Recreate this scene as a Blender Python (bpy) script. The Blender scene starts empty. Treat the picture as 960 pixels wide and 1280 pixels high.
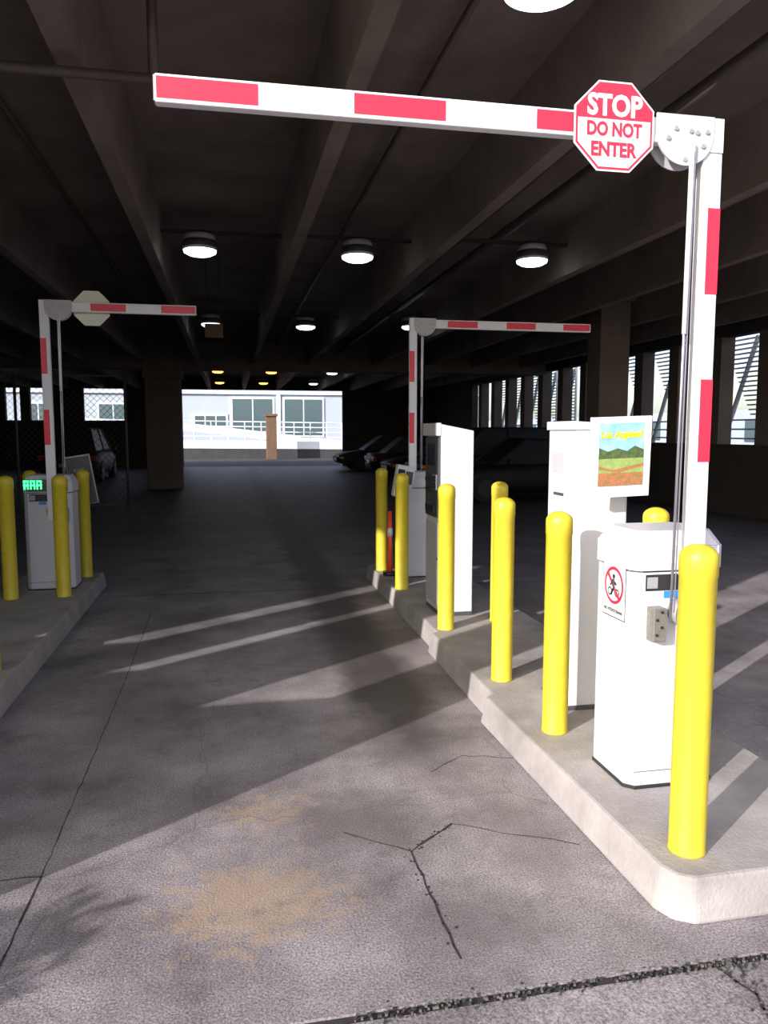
import bpy, bmesh, math, random
from mathutils import Vector, Matrix
random.seed(4)
S=bpy.context.scene
# ------------------------------------------------------------ materials
def nt(name):
    m=bpy.data.materials.new(name); m.use_nodes=True
    t=m.node_tree; b=t.nodes['Principled BSDF']; return m,t,b
def mat(name,col,rough=.5,metal=0,var=.0,scale=6,bump=0,bscale=60,emit=0,dark=None):
    m,t,b=nt(name); N=t.nodes; L=t.links
    b.inputs['Base Color'].default_value=(*col,1); b.inputs['Roughness'].default_value=rough
    b.inputs['Metallic'].default_value=metal
    tc=N.new('ShaderNodeTexCoord')
    if var>0:
        no=N.new('ShaderNodeTexNoise'); no.inputs['Scale'].default_value=scale; no.inputs['Detail'].default_value=6; no.inputs['Roughness'].default_value=.65
        L.new(tc.outputs['Object'],no.inputs['Vector'])
        r=N.new('ShaderNodeValToRGB'); r.color_ramp.elements[0].position=.3; r.color_ramp.elements[1].position=.7
        d=dark or tuple(c*(1-var) for c in col)
        r.color_ramp.elements[0].color=(*d,1); r.color_ramp.elements[1].color=(*[min(1,c*(1+var*.3)) for c in col],1)
        L.new(no.outputs['Fac'],r.inputs['Fac']); L.new(r.outputs['Color'],b.inputs['Base Color'])
    if bump>0:
        n2=N.new('ShaderNodeTexNoise'); n2.inputs['Scale'].default_value=bscale; n2.inputs['Detail'].default_value=4
        L.new(tc.outputs['Object'],n2.inputs['Vector'])
        bp=N.new('ShaderNodeBump'); bp.inputs['Strength'].default_value=bump; bp.inputs['Distance'].default_value=.01
        L.new(n2.outputs['Fac'],bp.inputs['Height']); L.new(bp.outputs['Normal'],b.inputs['Normal'])
    if emit>0:
        b.inputs['Emission Color'].default_value=(*col,1); b.inputs['Emission Strength'].default_value=emit
    return m
M={}
M['white']=mat('powder_coat_white',(.64,.63,.67),.38,var=.06,scale=3)
M['whitearm']=mat('arm_white',(.78,.76,.80),.4,var=.04)
M['red']=mat('reflective_red',(.78,.025,.06),.35,var=.1,scale=40)
M['signred']=mat('sign_red',(.75,.025,.06),.4)
M['signwhite']=mat('sign_white',(.76,.74,.76),.4)
M['cream']=mat('sign_back',(.80,.79,.70),.5,var=.1)
M['yellow']=mat('bollard_yellow',(.66,.53,.035),.42,var=.14,scale=9,bump=.12,bscale=30)
M['black']=mat('black_plastic',(.02,.02,.022),.35)
M['dgrey']=mat('dark_grey_plastic',(.07,.07,.075),.45)
M['grey']=mat('grey_metal',(.38,.38,.39),.45,metal=.3,var=.1)
M['lgrey']=mat('light_grey_panel',(.48,.47,.50),.45,var=.08)
M['steel']=mat('steel_rod',(.45,.44,.50),.3,metal=.8)
M['zinc']=mat('zinc_bracket',(.33,.31,.27),.45,metal=.6,var=.3,scale=50)
M['blue']=mat('label_blue',(.03,.22,.65),.4)
M['green']=mat('led_green',(.05,1,.25),.4,emit=3)
M['screen']=mat('screen_glass',(.03,.04,.06),.1)
M['island']=mat('island_concrete',(.38,.35,.335),.85,var=.40,scale=2.5,bump=.3,bscale=90)
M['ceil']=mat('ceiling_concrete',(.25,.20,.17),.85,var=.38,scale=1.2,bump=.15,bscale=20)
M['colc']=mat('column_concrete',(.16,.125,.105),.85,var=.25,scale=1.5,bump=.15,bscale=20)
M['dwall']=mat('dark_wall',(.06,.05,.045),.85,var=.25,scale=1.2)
M['pipe']=mat('pipe_dark',(.10,.08,.07),.5,metal=.3,var=.2)
M['rod']=mat('rod_dark',(.03,.026,.022),.7)
M['lens']=mat('lamp_lens',(.86,.93,1.0),.4,emit=5)
M['lensor']=mat('lamp_lens_orange',(1.0,.40,.07),.4,emit=6)
M['crack']=mat('crack_dark',(.035,.03,.03),.95,var=.5,scale=30)
M['gravel']=mat('gravel',(.15,.14,.13),.95,var=.5,scale=60)
M['glass']=mat('window_glass',(.07,.11,.12),.25)
M['carglass']=mat('car_glass',(.012,.014,.016),.5)
M['bwhite']=mat('render_white',(.75,.79,.84),.7,var=.05,scale=.5)
M['bgrey']=mat('facade_pale',(.37,.42,.49),.8,var=.08,scale=.5)
M['asphalt']=mat('asphalt',(.05,.05,.052),.9,var=.3,scale=3)
M['chain']=mat('galvanised_wire',(.13,.115,.10),.6,metal=.4)
M['tyre']=mat('tyre',(.012,.012,.012),.8)
M['hub']=mat('alloy',(.04,.04,.045),.6,metal=.4)
M['tail']=mat('tail_lamp',(.35,.02,.01),.3)
M['amber']=mat('amber_lamp',(.9,.3,.03),.3)
M['cone']=mat('cone_orange',(.85,.10,.03),.5)
M['leaf']=mat('leaf',(.06,.13,.03),.6,var=.4,scale=8)
M['brick']=mat('brown_pier',(.15,.085,.05),.7,var=.3)
M['wood']=mat('trunk',(.12,.08,.05),.9)
M['psky']=mat('poster_sky',(.10,.34,.74),.35,var=.6,scale=14,dark=(.45,.62,.80))
M['ptree']=mat('poster_trees',(.10,.15,.05),.35,var=.6,scale=60)
M['plawn']=mat('poster_lawn',(.30,.40,.12),.35,var=.3,scale=30)
M['pflower']=mat('poster_flowers',(.50,.12,.08),.35,var=.8,scale=90,dark=(.08,.18,.04))
M['pyel']=mat('poster_yellow',(.9,.68,.03),.35)

# floor concrete -------------------------------------------------
def floor_mat():
    m,t,b=nt('stained_concrete'); N=t.nodes; L=t.links
    tc=N.new('ShaderNodeTexCoord'); O=tc.outputs['Object']
    def noise(sc,det=6,ro=.6,vec=None):
        n=N.new('ShaderNodeTexNoise'); n.inputs['Scale'].default_value=sc; n.inputs['Detail'].default_value=det; n.inputs['Roughness'].default_value=ro
        L.new(vec or O,n.inputs['Vector']); return n.outputs['Fac']
    def math_(op,a,bv,clamp=False):
        n=N.new('ShaderNodeMath'); n.operation=op; n.use_clamp=clamp
        for i,v in enumerate((a,bv)):
            if isinstance(v,(int,float)): n.inputs[i].default_value=v
            else: L.new(v,n.inputs[i])
        return n.outputs[0]
    def ramp(f,p0,p1,c0=(0,0,0,1),c1=(1,1,1,1)):
        r=N.new('ShaderNodeValToRGB'); r.color_ramp.elements[0].position=p0; r.color_ramp.elements[1].position=p1
        r.color_ramp.elements[0].color=c0; r.color_ramp.elements[1].color=c1
        L.new(f,r.inputs['Fac']); return r.outputs['Color']
    def mix(fac,a,c,mode='MIX'):
        n=N.new('ShaderNodeMix'); n.data_type='RGBA'; n.blend_type=mode
        if isinstance(fac,(int,float)): n.inputs[0].default_value=fac
        else: L.new(fac,n.inputs[0])
        for i,v in ((6,a),(7,c)):
            if isinstance(v,tuple): n.inputs[i].default_value=v
            else: L.new(v,n.inputs[i])
        return n.outputs[2]
    base=ramp(noise(1.3,9,.68),.36,.66,(.165,.145,.150,1),(.40,.362,.372,1))
    speck=ramp(noise(130,3,.75),.36,.64,(.42,.42,.42,1),(1.42,1.42,1.42,1))
    c=mix(1.0,base,speck,'MULTIPLY')
    n1=noise(3.2,7,.7); n2=noise(11,7,.8); n3=noise(.55,5,.6)
    sep=N.new('ShaderNodeSeparateXYZ'); L.new(O,sep.inputs[0]); X,Y=sep.outputs[0],sep.outputs[1]
    def blob(x,y,rx,ry):
        dx=math_('DIVIDE',math_('SUBTRACT',X,x),rx); dy=math_('DIVIDE',math_('SUBTRACT',Y,y),ry)
        d=math_('SQRT',math_('ADD',math_('MULTIPLY',dx,dx),math_('MULTIPLY',dy,dy)),0)
        return math_('SUBTRACT',1.0,d,True)
    bl=math_('MAXIMUM',blob(.06,2.50,.54,.46),math_('MULTIPLY',blob(.14,3.12,.42,.42),.72))
    m1=ramp(math_('ADD',math_('MULTIPLY',bl,.40),math_('SUBTRACT',n2,.28)),.38,.50)
    c=mix(math_('MULTIPLY',m1,.50),c,(.47,.325,.19,1))
    dp=math_('MAXIMUM',blob(1.12,2.75,.30,.60),math_('MAXIMUM',blob(.80,2.25,.40,.35),blob(.45,3.0,.5,.35)))
    c=mix(math_('MULTIPLY',ramp(math_('ADD',math_('MULTIPLY',dp,.6),math_('SUBTRACT',n1,.5)),.12,.42),.45),c,(.12,.10,.10,1))
    wob=math_('MULTIPLY',math_('SUBTRACT',n1,.5),.35)
    dx=math_('ABSOLUTE',math_('ADD',math_('SUBTRACT',X,.93),wob),0)
    tr=math_('SUBTRACT',1.0,math_('DIVIDE',dx,.34),True)
    ys=N.new('ShaderNodeMapRange'); ys.inputs['From Min'].default_value=3.0; ys.inputs['From Max'].default_value=4.3; L.new(Y,ys.inputs['Value'])
    tr=math_('MULTIPLY',tr,ys.outputs[0])
    c=mix(math_('MULTIPLY',ramp(tr,.05,.6),.82),c,(.040,.034,.036,1))
    dx2=math_('ABSOLUTE',math_('ADD',math_('SUBTRACT',X,-.55),wob),0)
    tr2=math_('MULTIPLY',math_('SUBTRACT',1.0,math_('DIVIDE',dx2,.45),True),ys.outputs[0])
    c=mix(math_('MULTIPLY',ramp(tr2,.1,.9),.3),c,(.07,.06,.065,1))
    c=mix(math_('MULTIPLY',ramp(n1,.57,.70),.45),c,(.09,.08,.08,1))
    c=mix(math_('MULTIPLY',ramp(n3,.5,.7),.25),c,(.10,.09,.09,1))
    vo=N.new('ShaderNodeTexVoronoi'); vo.feature='DISTANCE_TO_EDGE'; vo.inputs['Scale'].default_value=.55
    wv=N.new('ShaderNodeVectorMath'); wv.operation='ADD'
    nn=N.new('ShaderNodeTexNoise'); nn.inputs['Scale'].default_value=4; L.new(O,nn.inputs['Vector'])
    sc=N.new('ShaderNodeVectorMath'); sc.operation='SCALE'; sc.inputs['Scale'].default_value=.25; L.new(nn.outputs['Color'],sc.inputs[0])
    L.new(O,wv.inputs[0]); L.new(sc.outputs[0],wv.inputs[1]); L.new(wv.outputs[0],vo.inputs['Vector'])
    ck=ramp(vo.outputs['Distance'],.0,.0025,(1,1,1,1),(0,0,0,1))
    c=mix(math_('MULTIPLY',ck,.4),c,(.08,.07,.07,1))
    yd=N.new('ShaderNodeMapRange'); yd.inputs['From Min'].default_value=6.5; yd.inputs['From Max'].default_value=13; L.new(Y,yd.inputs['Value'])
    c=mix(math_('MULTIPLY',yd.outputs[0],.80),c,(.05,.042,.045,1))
    L.new(c,b.inputs['Base Color'])
    ro=N.new('ShaderNodeMapRange'); ro.inputs['To Min'].default_value=.40; ro.inputs['To Max'].default_value=.70; L.new(n1,ro.inputs['Value']); L.new(ro.outputs[0],b.inputs['Roughness'])
    bp=N.new('ShaderNodeBump'); bp.inputs['Strength'].default_value=.6; bp.inputs['Distance'].default_value=.006
    L.new(noise(110,4,.7),bp.inputs['Height']); L.new(bp.outputs['Normal'],b.inputs['Normal'])
    return m
M['floor']=floor_mat()

# ------------------------------------------------------------ mesh builder
class MB:
    def __init__(s): s.bm=bmesh.new(); s.mats=[]
    def mi(s,k):
        if k not in s.mats: s.mats.append(k)
        return s.mats.index(k)
    def merge(s,b,k,smooth=None,Mx=None):
        i=s.mi(k)
        if Mx is not None: bmesh.ops.transform(b,matrix=Mx,verts=b.verts)
        for f in b.faces:
            f.material_index=i
            if smooth is not None: f.smooth=smooth
        me=bpy.data.meshes.new('t'); b.to_mesh(me); b.free(); s.bm.from_mesh(me); bpy.data.meshes.remove(me)
    def box(s,x0,x1,y0,y1,z0,z1,k,bev=0,seg=2,Mx=None):
        b=bmesh.new(); bmesh.ops.create_cube(b,size=1)
        for v in b.verts: v.co=Vector(((x0+x1)/2+v.co.x*(x1-x0),(y0+y1)/2+v.co.y*(y1-y0),(z0+z1)/2+v.co.z*(z1-z0)))
        if bev>0: bmesh.ops.bevel(b,geom=b.edges[:],offset=bev,segments=seg,affect='EDGES',profile=.5)
        s.merge(b,k,None,Mx)
    def cyl(s,p0,p1,r0,k,r1=None,seg=20,Mx=None):
        r1=r0 if r1 is None else r1
        p0=Vector(p0);p1=Vector(p1);d=p1-p0
        b=bmesh.new(); bmesh.ops.create_cone(b,cap_ends=True,segments=seg,radius1=r0,radius2=r1,depth=d.length)
        R=d.to_track_quat('Z','Y').to_matrix().to_4x4()
        for f in b.faces: f.smooth=len(f.verts)==4 and seg>6
        bmesh.ops.transform(b,matrix=Matrix.Translation((p0+p1)/2)@R,verts=b.verts)
        s.merge(b,k,None,Mx)
    def lathe(s,prof,k,c=(0,0,0),seg=32):
        b=bmesh.new(); rings=[]
        for r,z in prof:
            rings.append([b.verts.new((c[0]+r*math.cos(2*math.pi*i/seg),c[1]+r*math.sin(2*math.pi*i/seg),c[2]+z)) for i in range(seg)] if r>1e-5 else [b.verts.new((c[0],c[1],c[2]+z))])
        for a,d in zip(rings,rings[1:]):
            for i in range(seg):
                j=(i+1)%seg
                if len(a)==1 and len(d)==1: continue
                if len(a)==1: b.faces.new((a[0],d[i],d[j]))
                elif len(d)==1: b.faces.new((a[i],a[j],d[0]))
                else: b.faces.new((a[i],a[j],d[j],d[i]))
        bmesh.ops.recalc_face_normals(b,faces=b.faces); s.merge(b,k,True)
    def prism(s,pts,ext,k,bev=0,top=None,Mx=None):
        b=bmesh.new(); e=Vector(ext)
        A=[b.verts.new(p) for p in pts]; B=[b.verts.new(Vector(p)+e) for p in (top or pts)]
        n=len(A); b.faces.new(A[::-1]); b.faces.new(B)
        for i in range(n): b.faces.new((A[i],A[(i+1)%n],B[(i+1)%n],B[i]))
        bmesh.ops.recalc_face_normals(b,faces=b.faces)
        if bev>0: bmesh.ops.bevel(b,geom=b.edges[:],offset=bev,segments=2,affect='EDGES',profile=.5)
        s.merge(b,k,None,Mx)
    def text(s,txt,k,w,h,Mx,ext=.0006,off=.0):
        cu=bpy.data.curves.new('tx','FONT'); cu.body=txt; cu.extrude=.002; cu.offset=off; cu.resolution_u=3
        ob=bpy.data.objects.new('tx',cu); S.collection.objects.link(ob); dg=bpy.context.evaluated_depsgraph_get()
        me=bpy.data.meshes.new_from_object(ob.evaluated_get(dg)); bpy.data.objects.remove(ob); bpy.data.curves.remove(cu)
        b=bmesh.new(); b.from_mesh(me); bpy.data.meshes.remove(me)
        xs=[v.co.x for v in b.verts]; ys=[v.co.y for v in b.verts]
        cx,cy=(min(xs)+max(xs))/2,(min(ys)+max(ys))/2; sx=w/(max(xs)-min(xs)); sy=h/(max(ys)-min(ys))
        for v in b.verts: v.co=Vector(((v.co.x-cx)*sx,(v.co.y-cy)*sy,v.co.z/.002*ext))
        s.merge(b,k,False,Mx)
    def done(s,name,origin=(0,0,0),parent=None):
        me=bpy.data.meshes.new(name); o=Vector(origin)
        bmesh.ops.translate(s.bm,vec=-o,verts=s.bm.verts)
        s.bm.to_mesh(me); s.bm.free()
        for k in s.mats: me.materials.append(M[k])
        ob=bpy.data.objects.new(name,me); S.collection.objects.link(ob); ob.location=o
        if parent: ob.parent=parent; ob.matrix_parent_inverse=parent.matrix_world.inverted()
        return ob
def TY(x,y,z):   # text plane facing -Y
    return Matrix.Translation((x,y,z))@Matrix.Rotation(math.pi/2,4,'X')
def TX(x,y,z):   # text plane facing -X
    return Matrix.Translation((x,y,z))@Matrix.Rotation(-math.pi/2,4,'Z')@Matrix.Rotation(math.pi/2,4,'X')

# ------------------------------------------------------------ ground & floor
a=MB(); a.box(-70,70,-40,110,-.30,-.02,'asphalt'); a.done('ground')
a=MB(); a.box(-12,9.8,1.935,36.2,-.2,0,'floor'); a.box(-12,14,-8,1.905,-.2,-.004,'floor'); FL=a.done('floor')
def strip(b,pts,w,k='crack',z=.0015,jit=.0):
    for p,q in zip(pts,pts[1:]):
        p=Vector((*p,0));q=Vector((*q,0)); n=max(1,int((q-p).length/.05)) if jit else 1
        prev=p
        for i in range(1,n+1):
            c=p.lerp(q,i/n)
            if jit and i<n: c+=Vector((random.uniform(-jit,jit),random.uniform(-jit,jit),0))
            d=(c-prev).normalized(); s=Vector((-d.y,d.x,0))*w*random.uniform(.4,1.1)/2
            e=d*w*.3
            b.prism([(prev-s-e)[:],(c-s+e)[:],(c+s+e)[:],(prev+s-e)[:]],(0,0,z),k); prev=c
a=MB()
strip(a,[(.652,2.70),(.654,2.32),(.66,2.09)],.009,jit=.004)
strip(a,[(.652,2.70),(.76,2.79),(.86,2.87)],.011,jit=.008)
strip(a,[(.652,2.70),(.42,2.89)],.005,jit=.006)
strip(a,[(-.69,2.8),(-.71,1.96)],.008,jit=.003)
strip(a,[(-.69,2.8),(-.68,4.9),(-.70,7.0)],.004,jit=.003)
strip(a,[(.86,2.87),(1.3,2.62)],.004,jit=.008)
strip(a,[(-1.25,2.82),(-.69,2.8)],.005,jit=.006)
strip(a,[(-1.2,7.7),(1.35,7.7)],.005,jit=.003)
strip(a,[(.9,3.35),(1.1,3.5),(1.36,3.42)],.004,jit=.008)
for i in range(34):
    t=random.random(); x=.652+random.gauss(0,.018) if i%2 else .652+.2*t+random.gauss(0,.012); y=(2.70-.55*t if i%2 else 2.70+.17*t)+random.gauss(0,.012); r=random.uniform(.002,.007)
    a.cyl((x,y,0),(x,y,.0016),r,'crack',seg=8)
a.done('floor_cracks',parent=FL)
a=MB(); a.box(-3,2.4,1.903,1.937,-.06,-.008,'crack')
strip(a,[(1.40,1.90),(1.44,1.78),(1.40,1.62),(1.45,1.3)],.012,jit=.008,z=.0005)
for i in range(520):
    if i%5==0: x=random.gauss(1.44,.03); y=random.uniform(1.4,1.93); r=random.uniform(.002,.005)
    else: x=random.uniform(.3,2.2); y=1.915+random.gauss(0,.014); r=random.uniform(.0015,.004)
    a.box(x-r,x+r,y-r*.8,y+r*.8,-.004,r*.8,random.choice(['crack','gravel','gravel','asphalt']))
a.done('expansion_joint_debris',parent=FL)

# ------------------------------------------------------------ traffic islands
def island(name,top,h=.15,out=.025):
    c=Vector((sum(p[0] for p in top)/len(top),sum(p[1] for p in top)/len(top)))
    b=MB()
    n=len(top); bot=[]
    for i in range(n):
        p0=Vector(top[i-1]);p1=Vector(top[i]);p2=Vector(top[(i+1)%n])
        d1=(p1-p0).normalized();d2=(p2-p1).normalized()
        n1=Vector((d1.y,-d1.x));n2=Vector((d2.y,-d2.x)); m=(n1+n2); m=m/max(.6,m.length_squared/2+.0001) if m.length>0 else n1
        q=p1+m*out; bot.append((q.x,q.y,0))
    b.prism(bot,(0,0,h),'island',bev=.012,top=[(p[0],p[1],0) for p in top])
    return b.done(name,(c.x,c.y,0))
island('traffic_island',[(1.46,2.11),(2.30,2.11),(2.30,8.15),(1.47,8.15),(1.455,5.27),(1.41,5.25),(1.40,3.92),(1.35,3.88),(1.385,2.20),(1.41,2.14)])
island('traffic_island',[(-2.05,2.6),(-1.30,2.6),(-1.29,8.25),(-2.05,8.25)])

# ------------------------------------------------------------ bollards
def bollard(x,y,z=.15,h=1.07,r=.061):
    b=MB()
    prof=[(0,0),(r+.002,0),(r+.002,.006),(r,.012),(r,h-.11),(r+.0022,h-.108),(r+.0022,h-.045)]
    for i in range(1,9):
        t=i/8*math.pi/2; prof.append(((r+.0022)*math.cos(t),h-.045+.045*math.sin(t)))
    prof[-1]=(0,h)
    b.lathe(prof,'yellow',(x,y,z)); return b.done('bollard',(x,y,z))
for x,y in [(1.53,2.272),(1.523,3.361),(1.541,4.152),(1.542,5.339),(1.545,6.82),(1.55,7.80),(2.0,5.49),(2.07,3.44),
            (-1.447,7.09),(-1.42,8.03),(-1.873,7.06),(-1.9,8.0),(-1.44,4.9)]: bollard(x,y)

# ------------------------------------------------------------ barrier gates
def octo(cx,cz,ap,y):
    R=ap/math.cos(math.pi/8)
    return [(cx+R*math.cos(math.pi/8+i*math.pi/4),y,cz+R*math.sin(math.pi/8+i*math.pi/4)) for i in range(8)]
def gate(x0,x1,y0,y1,ay,px,dr,tip,stripes,discx,signx=None,signfront=True,front=-1,rodx=None,led=False,detail=False,zt=2.67):
    b=MB(); z0=.15
    c=.035
    def plan(e,cc): return [(x0-e+cc,y0-e,0),(x1+e-cc,y0-e,0),(x1+e,y0-e+cc,0),(x1+e,y1+e-cc,0),(x1+e-cc,y1+e,0),(x0-e+cc,y1+e,0),(x0-e,y1+e-cc,0),(x0-e,y0-e+cc,0)]
    def lift(P,z): return [(p[0],p[1],z) for p in P]
    b.prism(lift(plan(.004,c),z0),(0,0,.012),'black')
    b.prism(lift(plan(0,c),z0+.012),(0,0,.875),'white',bev=.004)
    b.prism(lift(plan(-.012,c),1.035),(0,0,.012),'black')
    lo=lift(plan(.006,c),1.045); b.prism(lo,(0,0,.095),'white',bev=.003)
    b.prism(lift(plan(.004,c),1.14),(0,0,.06),'white',bev=.006,top=lift(plan(-.03,c),1.14))
    fy=y0 if front<0 else y1; s=front
    b.box(x0+.05,x0+.23,min(fy,fy+s*.003),max(fy,fy+s*.003),.965,1.03,'black')
    b.box(x0+.055,x0+.10,min(fy,fy+s*.005),max(fy,fy+s*.005),.975,1.02,'grey')
    b.box(x0+.13,x0+.19,min(fy,fy+s*.004),max(fy,fy+s*.004),.935,.962,'blue')
    b.box(x0+.025,x1-.025,min(fy,fy+s*.0012),max(fy,fy+s*.0012),.22,.223,'dgrey')
    b.cyl((px,fy,.88),(px,ay,.88),.06,'grey',seg=24)
    aw=.040; at=.022
    b.box(px-aw,px+aw,ay-at,ay+at,.80,zt+.055,'whitearm',bev=.006)
    ox=-dr
    for za,zb in [(2.41,2.10),(1.787,1.476)]:
        xa,xb=sorted((px+ox*.038,px+ox*(-.012)))
        for ys in (ay-at-.0012,ay+at+.0012):
            b.box(xa,xb,ys-.0008,ys+.0008,zb,za,'red')
    for k,yy in enumerate((ay-at-.010,ay+at+.004)):
        pts=[]; R=.115; cx=discx; cz=zt+.035
        for i in range(25):
            t=math.pi+math.pi*i/24; pts.append((cx+R*math.cos(t),yy,cz-.04+R*math.sin(t)))
        pts=[(cx+R,yy,cz+.02),(cx-R,yy,cz+.02)]+pts
        b.prism(pts,(0,.006,0),'lgrey')
        xa,xb=sorted((cx+.0,px-dr*.036)); o=.004 if k==0 else -.004
        b.box(xa,xb,yy+o,yy+.0062+o,cz-.10,cz+.018,'whitearm')
    yb=ay-at-.012
    for bx,bz in [(-.07,-.03),(.02,.0),(.07,-.05),(.0,-.10),(-.04,.005),(.045,-.005),(.085,.0)]:
        b.cyl((discx+bx,yb-.004,zt+bz),(discx+bx,yb+.004,zt+bz),.008,'grey',seg=8)
    ah=.044
    xa,xb=sorted((discx,tip)); b.box(xa,xb,ay-at,ay+at,zt-ah,zt+ah,'whitearm',bev=.006)
    b.box(*sorted((tip,tip+dr*.004)),ay-at+.004,ay+at-.004,zt-ah+.005,zt+ah-.005,'grey')
    for sa,sb in stripes:
        for ys in (ay-at-.0012,ay+at+.0012):
            b.box(min(sa,sb),max(sa,sb),ys-.0008,ys+.0008,zt-.031,zt+.034,'red')
    rx=rodx
    ry=ay+front*.038
    b.cyl((rx+.01,ry,zt-.07),(rx-.004,ry,.86),.0055,'steel',seg=8)
    b.cyl((rx+.01,ry,zt-.07),(rx+.006,ry,1.95),.009,'whitearm',seg=10)
    b.cyl((rx+.024,ry,zt-.05),(rx+.010,ry,.9),.003,'steel',seg=6)
    b.box(rx-.045,rx+.012,*sorted((fy,fy+front*.055)),.77,.905,'zinc',bev=.004)
    for k in range(4):
        b.cyl((rx-.03+.02*(k%2),fy+front*.054,.80+.03*k),(rx-.03+.02*(k%2),fy+front*.060,.80+.03*k),.006,'black',seg=8)
    if signx is not None:
        sy=ay+(-1 if signfront else 1)*(at+.012)
        if signfront:
            ap=.152; cz=zt-.008
            b.prism(octo(signx,cz,ap,sy),(0,.003,0),'signwhite')
            b.prism(octo(signx,cz,ap-.006,sy-.001),(0,.001,0),'signred')
            b.prism(octo(signx,cz,ap-.014,sy-.002),(0,.001,0),'signwhite')
            p=ap-.012; q=.4142*p
            b.prism([(signx-p,sy-.003,cz+.024),(signx+p,sy-.003,cz+.024),(signx+p,sy-.003,cz+q),(signx+q,sy-.003,cz+p),(signx-q,sy-.003,cz+p),(signx-p,sy-.003,cz+q)],(0,.001,0),'signred')
            b.text('STOP','signwhite',.210,.076,TY(signx,sy-.0035,cz+.070),off=.035)
            b.text('DO NOT','signred',.210,.050,TY(signx,sy-.0035,cz-.010),off=.035)
            b.text('ENTER','signred',.175,.050,TY(signx,sy-.0035,cz-.078),off=.035)
        else:
            b.prism(octo(signx,zt,.152,sy),(0,.003,0),'cream')
    if led:
        b.box(x0+.03,x1-.03,y0-.0105,y0-.005,1.055,1.165,'dgrey')
        for k in range(3):
            xk=x0+.01+k*.055
            b.box(xk,xk+.012,y0-.014,y0-.0105,1.075,1.155,'green'); b.box(xk,xk+.042,y0-.014,y0-.0105,1.14,1.155,'green')
            b.box(xk+.03,xk+.042,y0-.014,y0-.0105,1.075,1.155,'green'); b.box(xk,xk+.042,y0-.014,y0-.0105,1.105,1.118,'green')
    if detail:
        X=x0; yc=y0+.155; zc=.95
        b.box(X-.0012,X,yc-.095,yc+.095,zc-.125,zc+.10,'dgrey')
        b.box(X-.0018,X,yc-.090,yc+.090,zc-.120,zc+.095,'signwhite')
        zc2=zc+.01
        b.cyl((X-.0026,yc,zc2),(X,yc,zc2),.078,'signred',seg=40)
        b.cyl((X-.0032,yc,zc2),(X,yc,zc2),.064,'signwhite',seg=40)
        b.cyl((X-.004,yc+.0,zc2+.038),(X-.003,yc,zc2+.038),.010,'black',seg=14)
        for (ya,za,yb2,zb2,r) in [(0,.028,-.006,-.005,.009),(-.006,-.005,.018,-.04,.006),(-.006,-.005,-.025,-.04,.006),(0,.02,.024,.0,.005),(0,.02,-.024,.006,.005)]:
            b.cyl((X-.004,yc+ya,zc2+za),(X-.004,yc+yb2,zc2+zb2),r*.8,'black',seg=6)
        for yo in (-.03,.03):
            b.cyl((X-.004,yc+yo,zc2-.028),(X-.0035,yc+yo,zc2-.028),.018,'black',seg=16)
            b.cyl((X-.0045,yc+yo,zc2-.028),(X-.0035,yc+yo,zc2-.028),.011,'signwhite',seg=16)
        Mx=Matrix.Translation((X-.0052,yc,zc2))@Matrix.Rotation(math.radians(45),4,'X')
        b.box(-.0006,.0006,-.069,.069,-.007,.007,'signred',Mx=Mx)
        b.text('NO PEDESTRIANS','black',.15,.014,TX(X-.003,yc,zc-.095),off=.01)
    return b.done('barrier_gate',((x0+x1)/2,(y0+y1)/2,z0))
gate(1.552,1.945,2.72,3.05,2.655,1.76,-1,-.205,[(-.2,.117),(.431,.745),(1.073,1.38)],1.64,signx=1.359,rodx=1.655,detail=True)
gate(-1.82,-1.41,7.40,7.74,7.335,-1.56,1,-.264,[(-1.168,-.87),(-.567,-.27)],-1.44,signx=-1.168,signfront=False,rodx=-1.45,led=True,zt=2.685)
gate(1.68,2.07,7.33,7.68,7.745,1.865,1,3.80,[(2.225,2.545),(2.86,3.18),(3.49,3.79)],1.985,rodx=1.96,front=1,zt=2.685)

# ------------------------------------------------------------ ticket machine (far)
b=MB()
b.box(1.60,1.86,5.70,6.14,.15,.18,'dgrey')
b.prism([(1.60,5.70,.18),(1.86,5.70,.18),(1.86,5.70,1.60),(1.60,5.70,1.65)],(0,.44,0),'white',bev=.006)
b.box(1.585,1.60,5.715,6.125,.92,1.55,'dgrey',bev=.004)
b.box(1.565,1.60,5.70,6.14,1.56,1.66,'white',bev=.006)
b.box(1.578,1.586,5.80,6.04,1.33,1.50,'screen',bev=.002)
b.box(1.575,1.586,5.76,5.88,1.14,1.26,'grey',bev=.002)
for i in range(3):
    for j in range(4): b.box(1.570,1.576,5.772+i*.034,5.797+i*.034,1.15+j*.026,1.17+j*.026,'black')
b.box(1.570,1.586,5.93,6.08,1.20,1.23,'black'); b.box(1.572,1.586,5.93,6.08,1.12,1.15,'black')
b.box(1.560,1.586,5.78,6.04,.96,1.02,'black',bev=.004)
b.box(1.590,1.60,5.72,6.12,.22,.88,'lgrey',bev=.003)
b.cyl((1.585,5.76,.6),(1.60,5.76,.6),.012,'black',seg=12)
b.done('ticket_machine',(1.73,5.92,.15))

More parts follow.
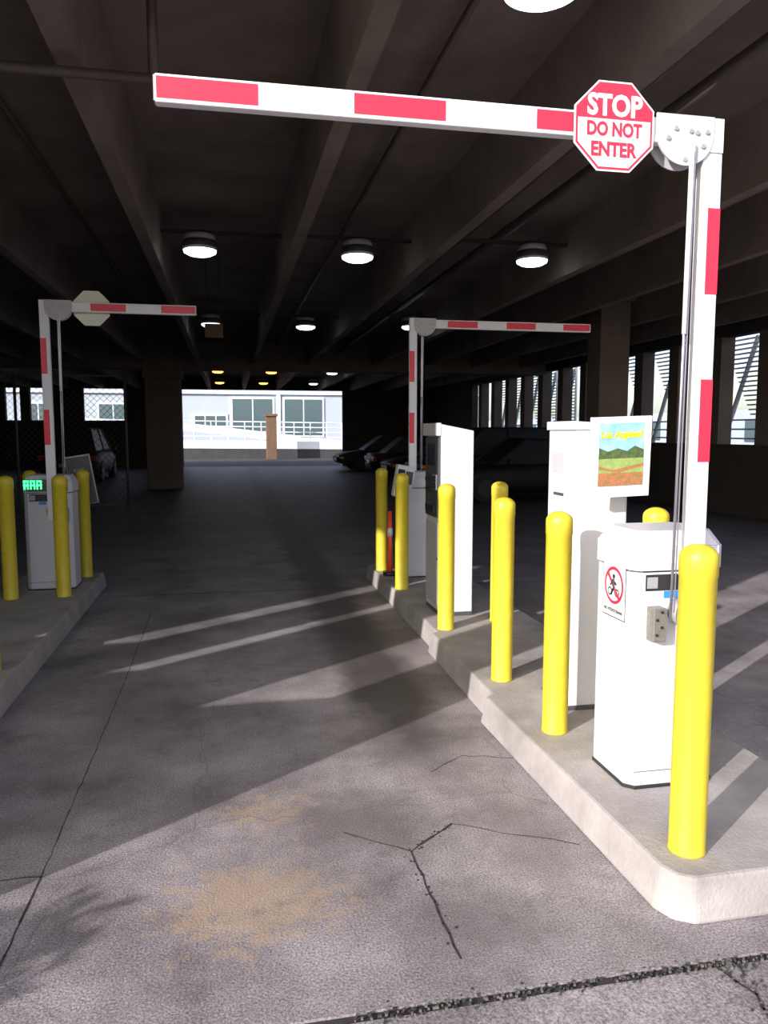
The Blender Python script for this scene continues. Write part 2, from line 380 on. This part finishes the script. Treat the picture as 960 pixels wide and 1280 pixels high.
# ------------------------------------------------------------ pay kiosk (near)
b=MB()
x0,x1,y0,y1=1.705,2.0,3.60,3.92
b.box(x0-.008,x1+.008,y0-.008,y1+.008,.15,.17,'dgrey')
b.box(x0,x1,y0,y1,.17,1.60,'white',bev=.006)
b.prism([(x0-.012,y0-.008,1.60),(x1+.008,y0-.008,1.60),(x1+.008,y0-.008,1.625),(x0-.012,y0-.008,1.645)],(0,y1-y0+.016,0),'white',bev=.003)
b.box(x0-.010,x0,y0+.03,y1-.03,1.05,1.56,'white',bev=.003)
b.box(x0-.013,x0-.009,y0+.10,y1-.08,1.38,1.48,'lgrey',bev=.0015)
b.box(x0-.013,x0-.009,y0+.10,y1-.10,1.26,1.275,'dgrey'); b.box(x0-.013,x0-.009,y0+.08,y1-.16,1.14,1.18,'lgrey')
b.box(x0-.004,x0,y0+.03,y1-.03,.22,1.0,'white',bev=.0015); b.cyl((x0-.010,y0+.06,.65),(x0,y0+.06,.65),.01,'dgrey',seg=12)
b.box(x1-.012,x1-.009,y0-.0015,y0,.19,1.58,'lgrey')
b.done('payment_kiosk',((x0+x1)/2,(y0+y1)/2,.15))
b=MB()
Mx=Matrix.Translation((1.865,3.43,1.468))@Matrix.Rotation(math.radians(-2.0),4,'Y')@Matrix.Rotation(math.radians(5),4,'X')
b.box(-.158,.158,0,.02,-.196,.196,'signwhite',bev=.003,Mx=Mx)
b.box(-.118,.118,-.002,0,.02,.166,'psky',Mx=Mx)
b.prism([(-.118,-.003,-.03),(.118,-.003,-.03),(.118,-.003,.035),(.07,-.003,.055),(.03,-.003,.03),(-.02,-.003,.045),(-.07,-.003,.03),(-.118,-.003,.05)],(0,.002,0),'ptree',Mx=Mx)
b.box(-.118,.118,-.0035,-.001,-.085,-.005,'plawn',Mx=Mx)
b.box(-.118,.118,-.0040,-.001,-.138,-.075,'pflower',Mx=Mx)
b.prism([(-.118,-.0045,-.04),(-.04,-.0045,-.06),(.118,-.0045,-.03),(.118,-.0045,-.045),(-.02,-.0045,-.075),(-.118,-.0045,-.055)],(0,.001,0),'pflower',Mx=Mx)
b.text('Los Angeles?','pyel',.22,.048,Mx@TY(0,-.0045,.108),off=.05)
b.box(1.80,1.93,3.45,3.589,1.40,1.50,'lgrey',bev=.003)
b.done('poster_sign',(1.865,3.43,1.468))
b=MB()
b.cyl((1.60,7.04,.15),(1.60,7.04,1.05),.03,'grey'); b.cyl((1.60,7.04,.15),(1.60,7.04,.165),.06,'grey')
Mx=Matrix.Translation((1.60,7.01,1.13))@Matrix.Rotation(math.radians(10),4,'Y')
b.box(-.085,.085,-.05,.05,-.15,.15,'white',bev=.01,Mx=Mx); b.box(-.075,-.01,-.054,-.05,-.09,.11,'screen',Mx=Mx); b.box(.0,.07,-.054,-.05,-.02,.10,'dgrey',Mx=Mx)
b.done('card_reader',(1.60,7.04,.15))
b=MB()
b.cyl((-1.45,8.19,.15),(-1.45,8.19,.95),.02,'grey')
Mx=Matrix.Translation((-1.45,8.15,1.11))@Matrix.Rotation(math.radians(-9),4,'Y')
b.box(-.12,.12,-.015,.02,-.25,.25,'grey',bev=.005,Mx=Mx); b.box(-.112,.112,-.019,-.015,-.242,.235,'dgrey',Mx=Mx); b.text('EXIT','lgrey',.10,.03,Mx@TY(0,-.02,.1))
b.done('card_reader',(-1.45,8.19,.15))
b=MB(); b.cyl((1.575,7.5,.15),(1.575,7.5,.19),.07,'black',seg=20); b.cyl((1.575,7.5,.19),(1.575,7.5,.80),.03,'cone',r1=.02,seg=16); b.cyl((1.575,7.5,.55),(1.575,7.5,.63),.028,'signwhite',seg=16)
b.done('traffic_delineator',(1.575,7.5,.15))

# ------------------------------------------------------------ garage shell
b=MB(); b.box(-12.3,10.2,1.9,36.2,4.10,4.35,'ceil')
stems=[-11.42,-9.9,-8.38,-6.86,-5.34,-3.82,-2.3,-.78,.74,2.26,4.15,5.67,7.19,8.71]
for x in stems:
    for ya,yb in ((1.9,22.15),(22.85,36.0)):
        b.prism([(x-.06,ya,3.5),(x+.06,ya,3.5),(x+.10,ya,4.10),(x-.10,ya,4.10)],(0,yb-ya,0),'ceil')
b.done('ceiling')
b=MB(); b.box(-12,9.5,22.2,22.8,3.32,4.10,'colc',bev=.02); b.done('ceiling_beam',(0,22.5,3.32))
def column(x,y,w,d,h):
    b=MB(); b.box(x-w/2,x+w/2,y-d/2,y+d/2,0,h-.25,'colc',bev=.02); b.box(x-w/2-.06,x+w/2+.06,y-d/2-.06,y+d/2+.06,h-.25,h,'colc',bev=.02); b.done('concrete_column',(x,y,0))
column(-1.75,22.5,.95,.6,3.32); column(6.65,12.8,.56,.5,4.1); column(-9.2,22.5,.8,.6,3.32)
b=MB(); wx0,wx1=9.5,9.75
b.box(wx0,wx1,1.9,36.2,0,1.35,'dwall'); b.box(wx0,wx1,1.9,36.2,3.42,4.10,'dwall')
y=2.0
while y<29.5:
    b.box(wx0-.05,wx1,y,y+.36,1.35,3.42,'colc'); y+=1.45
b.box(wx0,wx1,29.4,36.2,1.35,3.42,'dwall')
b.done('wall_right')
b=MB(); y=10.0
while y<29.5:
    b.cyl((10.9,y,.0),(10.9,y,3.9),.04,'bwhite',seg=8)
    b.cyl((10.9,y+1.2,1.2),(10.9,y+.1,3.6),.05,'bwhite',seg=6)
    for k in range(17):
        z=1.95+k*.10; f=(z-1.95)/1.7
        b.box(10.86,10.94,y+.05,y+.2+1.05*f,z,z+.03,'bwhite')
    for z in (1.45,1.65,1.85): b.cyl((10.9,y,z),(10.9,y+1.45,z),.018,'bwhite',seg=6)
    y+=1.45
b.done('louver_screen',(10.9,10,0))
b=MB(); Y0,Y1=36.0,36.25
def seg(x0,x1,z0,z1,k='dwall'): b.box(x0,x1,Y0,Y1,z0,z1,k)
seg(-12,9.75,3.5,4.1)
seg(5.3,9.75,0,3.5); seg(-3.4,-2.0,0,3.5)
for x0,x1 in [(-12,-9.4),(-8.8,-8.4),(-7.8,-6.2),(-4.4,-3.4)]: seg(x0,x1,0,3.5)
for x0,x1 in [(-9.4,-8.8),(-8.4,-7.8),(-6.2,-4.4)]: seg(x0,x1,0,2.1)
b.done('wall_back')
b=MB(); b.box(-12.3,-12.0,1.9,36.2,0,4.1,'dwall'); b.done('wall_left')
b=MB(); Y0,Y1=1.90,1.98  # added out-of-view blocker; its slots and sills shape the sun streaks on the floor
for x0,x1 in [(-12,-6.66),(-6.22,-5.45),(-5.12,-3.75),(-2.85,-1.92)]: b.box(x0,x1,Y0,Y1,0,4.1,'island')
b.box(-6.66,-6.22,Y0,Y1,0,2.35,'island'); b.box(-5.45,-5.12,Y0,Y1,0,1.92,'island'); b.box(-3.75,-2.85,Y0,Y1,0,1.46,'island')
b.done('sun_blocker_wall')

def lamp(x,y,z=3.62,or_=False):
    b=MB()
    lo=max(s for s in stems if s<x); hi=min(s for s in stems if s>x)
    b.box(lo+.075,hi-.075,y-.03,y+.03,z+.20,z+.235,'rod'); b.cyl((x,y,z+.195),(x,y,z+.225),.08,'rod',seg=16)
    b.lathe([(0,.20),(.11,.20),(.165,.185),(.178,.125),(.16,.12)],'lgrey',(x,y,z))
    b.lathe([(.16,.122),(.19,.115),(.195,.06),(.19,.04)],'dgrey',(x,y,z))
    b.lathe([(.19,.042),(.195,.03),(.185,.015)],'whitearm',(x,y,z))
    b.lathe([(.187,.022),(.178,-.01),(.13,-.035),(.06,-.045),(0,-.047)],'lensor' if or_ else 'lens',(x,y,z))
    b.done('ceiling_light',(x,y,z))
for x,y in ((-.27,9.2),(-.27,15.3),(1.46,3.55),(1.53,9.15),(1.53,15.3),(3.62,8.95),(3.55,14.9),(-4.6,9.2)): lamp(x,y)
for x,y,o in [(-.3,27,True),(1.5,27,True),(-.3,33,True),(1.5,33,True),(3.6,27,False),(3.6,33,False)]: lamp(x,y,or_=o)
b=MB()
for x in (1.42,2.95,-1.6): b.cyl((x,2.0,4.02),(x,22.1,4.02),.025,'pipe',seg=8)
b.cyl((-9,4.35,3.41),(-.34,4.35,3.41),.028,'pipe',seg=10); b.cyl((-.34,4.35,3.41),(-.34,4.35,4.1),.028,'pipe',seg=10)
b.cyl((3.2,2.0,3.9),(3.2,22.1,3.9),.05,'pipe',seg=10)
b.done('ceiling_pipes',(0,4.35,3.45))
b=MB(); b.box(-.30,-.04,11.6,11.66,2.95,3.15,'brick',bev=.01); b.cyl((-.27,11.63,3.12),(-.27,11.63,4.1),.005,'rod',seg=6); b.cyl((-.08,11.63,3.12),(-.08,11.63,4.1),.005,'rod',seg=6)
b.done('hanging_sign',(-.17,11.63,2.95))
b=MB(); b.box(2.2,2.8,45.6,46.2,-.02,2.5,'brick',bev=.02); b.box(2.12,2.88,45.5,46.3,2.5,2.65,'brick',bev=.02); b.done('brick_pier',(2.5,45.9,0))

# chain link fence
b=MB(); fx0,fx1,fy,fh=-8.5,-2.1,17.0,2.75
for x in (-8.5,-6.4,-4.25,-2.1): b.cyl((x,fy,0),(x,fy,fh+.05),.03,'chain',seg=10)
for z in (.06,fh): b.cyl((fx0,fy,z),(fx1,fy,z),.02,'chain',seg=8)
sp=.13; x=fx0-fh
def cl(q0,q1):
    (x0,z0),(x1,z1)=q0,q1; s=(z1-z0)/(x1-x0)
    if x0<fx0: z0+=s*(fx0-x0); x0=fx0
    if x1>fx1: z1+=s*(fx1-x1); x1=fx1
    return (x0,z0),(x1,z1)
while x<fx1:
    for sg in (1,-1):
        q0,q1=((x,0),(x+fh,fh)) if sg>0 else ((x,fh),(x+fh,0))
        c0,c1=cl(q0,q1)
        if c1[0]-c0[0]>.05: b.cyl((c0[0],fy+.004*sg,c0[1]),(c1[0],fy+.004*sg,c1[1]),.004,'chain',seg=4)
    x+=sp
b.done('chain_link_fence',(-5.3,fy,0))

# ------------------------------------------------------------ cars
def car(x,y,rot,col,suv=False):
    key='paint_%d'%len(M); M[key]=mat(key,col,.6,metal=.0)
    b=MB(); W=.90; H=1.72 if suv else 1.45; bh=1.0 if suv else .88
    st=[(-2.25,.38,bh-.22,.74),(-2.15,.28,bh-.04,.84),(-1.4,.22,bh,W),(0,.22,bh,W),(1.0,.22,bh-.03,W),(1.8,.26,bh-.12,.86),(2.15,.32,bh-.22,.78),(2.25,.40,bh-.32,.70)]
    bb=bmesh.new(); R=[]
    for sx,zl,zh,w in st:
        P=[(-w*.9,zl),(-w,zl+.18),(-w,zh-.14),(-w*.88,zh),(w*.88,zh),(w,zh-.14),(w,zl+.18),(w*.9,zl)]
        R.append([bb.verts.new((sx,p[0],p[1])) for p in P])
    for A,B in zip(R,R[1:]):
        for i in range(8): bb.faces.new((A[i],A[(i+1)%8],B[(i+1)%8],B[i]))
    bb.faces.new(R[0]); bb.faces.new(R[-1]); bmesh.ops.recalc_face_normals(bb,faces=bb.faces)
    b.merge(bb,key,True)
    rb=-2.0 if suv else -1.75; rr=-1.75 if suv else -1.05
    def frus(x0,x1,x2,x3,z0,z1,w0,w1,k):
        b.prism([(x0,-w0,z0),(x3,-w0,z0),(x3,w0,z0),(x0,w0,z0)],(0,0,z1-z0),k,bev=.03,top=[(x1,-w1,z0),(x2,-w1,z0),(x2,w1,z0),(x1,w1,z0)])
    frus(rb,rr,.35,1.15,bh-.03,H-.03,.80,.62,'carglass')
    frus(rr-.03,rr+.05,.28,.38,H-.06,H,.635,.58,key)
    for px0,px1 in ((rb,rr),(-.35,-.32),(1.15,.35)):
        for sg in (-1,1): b.cyl((px0,sg*.80,bh-.02),(px1,sg*.625,H-.04),.035,key,seg=6)
    for wx in (-1.35,1.38):
        for sg in (-1,1):
            b.cyl((wx,sg*.70,.33),(wx,sg*.915,.33),.33,'tyre',seg=24); b.cyl((wx,sg*.90,.33),(wx,sg*.925,.33),.21,'hub',seg=16)
    for sg in (-1,1):
        b.box(-2.24,-2.12,sg*.74-.14,sg*.74+.14,bh-.30,bh-.14,'tail',bev=.02)
        b.box(2.08,2.22,sg*.62-.16,sg*.62+.16,bh-.38,bh-.26,'dgrey',bev=.02)
        b.box(2.0,2.15,sg*.78-.05,sg*.78+.05,bh-.38,bh-.28,'amber',bev=.01)
        b.box(.75,.90,sg*.98-.08,sg*.98+.08,bh-.02,bh+.10,key,bev=.02)
    b.box(-2.27,-2.22,-.25,.25,.5,.62,'grey'); b.box(2.2,2.26,-.45,.45,.42,.55,'black')
    ob=b.done('car'); ob.location=(x,y,0); ob.rotation_euler=(0,0,rot)
car(-4.9,27.5,math.pi/2,(.006,.006,.008),True)
car(7.1,20.4,math.pi,(.006,.006,.008),True); car(7.1,24.0,math.pi,(.010,.010,.012)); car(7.1,26.8,0,(.012,.004,.004))
car(7.0,17.2,math.pi,(.006,.006,.010)); car(6.6,31.8,math.pi,(.03,.02,.012))

# ------------------------------------------------------------ exterior
b=MB(); by=58
b.box(-22,20,by,by+12,-.02,6.5,'bgrey')
def win(x0,x1,z0,z1,nx=2,nz=1):
    b.box(x0-.10,x1+.10,by-.10,by,z0-.10,z1+.10,'bwhite')
    for i in range(nx):
        for j in range(nz):
            xa=x0+(x1-x0)*i/nx+.05; xb=x0+(x1-x0)*(i+1)/nx-.05; za=z0+(z1-z0)*j/nz+.04; zb=z0+(z1-z0)*(j+1)/nz-.04
            b.box(xa,xb,by-.13,by-.05,za,zb,'glass')
win(.3,3.3,1.5,4.05,2,1); win(4.1,7.0,1.3,4.05,2,1); win(-2.4,-.1,1.9,2.8,3,1); win(-9,-6,1.6,3.6,3); win(-14,-11,1.6,3.6,3); win(9,12,1.4,4.05,2)
b.box(-22,20,by-.25,by,4.35,4.5,'bwhite'); b.box(3.55,3.85,by-.2,by,-.02,4.4,'bwhite')
b.done('office_building',(0,by,0))
b=MB()
b.prism([(-10,47.6,.70),(14,47.6,.45),(14,47.6,.90),(-10,47.6,1.20)],(0,.4,0),'bwhite')
b.box(-10,14,47.62,47.98,-.02,.75,'asphalt')
for dz in (.3,.6,.9,1.2): b.cyl((-10,47.8,1.15+dz),(14,47.8,.85+dz),.035,'bwhite',seg=6)
for i in range(25): b.cyl((-10+i,47.8,.7),(-10+i,47.8,2.35-.0125*i),.035,'bwhite',seg=6)
b.prism([(-9,52,1.9),(-2,52,1.6),(9,52,.4),(9,52,.85),(-2,52,2.1),(-9,52,2.5)],(0,.25,0),'bwhite')
b.done('access_ramp',(0,47.8,0))
b=MB(); bx=32
b.box(bx,bx+8,-5,95,-.02,3.0,'bgrey')
for i in range(24): b.box(bx-.1,bx,-3+4*i,-.8+4*i,1.0,2.4,'glass')
b.done('office_building',(bx,45,0))
def shrub(x,y,r,z,n,leaf=.05,nm='shrub'):
    b=MB(); b.cyl((x,y,-.02),(x,y,z),.03+r*.04,'wood',seg=8)
    for i in range(6):
        t=i*1.047; b.cyl((x,y,z*.5),(x+r*.6*math.cos(t),y+r*.6*math.sin(t),z+r*.3),.012+.01*r,'wood',seg=5)
    bb=bmesh.new()
    for i in range(n):
        v=Vector((random.gauss(0,1),random.gauss(0,1),random.gauss(0,1))).normalized()*r*random.random()**.4
        c=Vector((x,y,z))+v; 
        u=Vector((random.gauss(0,1),random.gauss(0,1),random.gauss(0,1))).normalized(); w=u.orthogonal().normalized()
        bb.faces.new([bb.verts.new(c+u*leaf),bb.verts.new(c+w*leaf*.4),bb.verts.new(c-u*leaf),bb.verts.new(c-w*leaf*.4)])
    b.merge(bb,'leaf',False); b.done(nm,(x,y,0))
shrub(-2.95,.80,.28,.78,420,.06)
shrub(19,22.5,.9,1.2,500,.16)

# ------------------------------------------------------------ light
sd=Vector((.81,.585,0)).normalized()*math.cos(math.radians(19)); sd.z=-math.sin(math.radians(19))
l=bpy.data.lights.new('sun','SUN'); l.energy=7.0; l.angle=math.radians(.5); l.color=(1,.94,.91)
o=bpy.data.objects.new('sun',l); S.collection.objects.link(o); o.rotation_euler=sd.to_track_quat('-Z','Y').to_euler(); o.location=(-20,-15,15)
w=bpy.data.worlds.new('sky'); S.world=w; w.use_nodes=True; t=w.node_tree
bg=t.nodes['Background']; sk=t.nodes.new('ShaderNodeTexSky'); sk.sky_type='NISHITA'; sk.sun_disc=False; sk.sun_elevation=math.radians(35); sk.sun_rotation=math.radians(215)
sk.air_density=1.0; sk.dust_density=2.0
hs=t.nodes.new('ShaderNodeHueSaturation'); hs.inputs['Saturation'].default_value=.8; hs.inputs['Hue'].default_value=.53
t.links.new(sk.outputs[0],hs.inputs['Color']); t.links.new(hs.outputs[0],bg.inputs[0]); bg.inputs[1].default_value=.255
# ------------------------------------------------------------ camera
c=bpy.data.cameras.new('camera'); c.sensor_fit='HORIZONTAL'; c.sensor_width=36; c.lens=36; c.clip_end=500
o=bpy.data.objects.new('camera',c); S.collection.objects.link(o); o.location=(0,0,1.59)
o.rotation_euler=(math.radians(90-5.947),0,-math.radians(11.42)); S.camera=o
S.view_settings.view_transform='Standard'
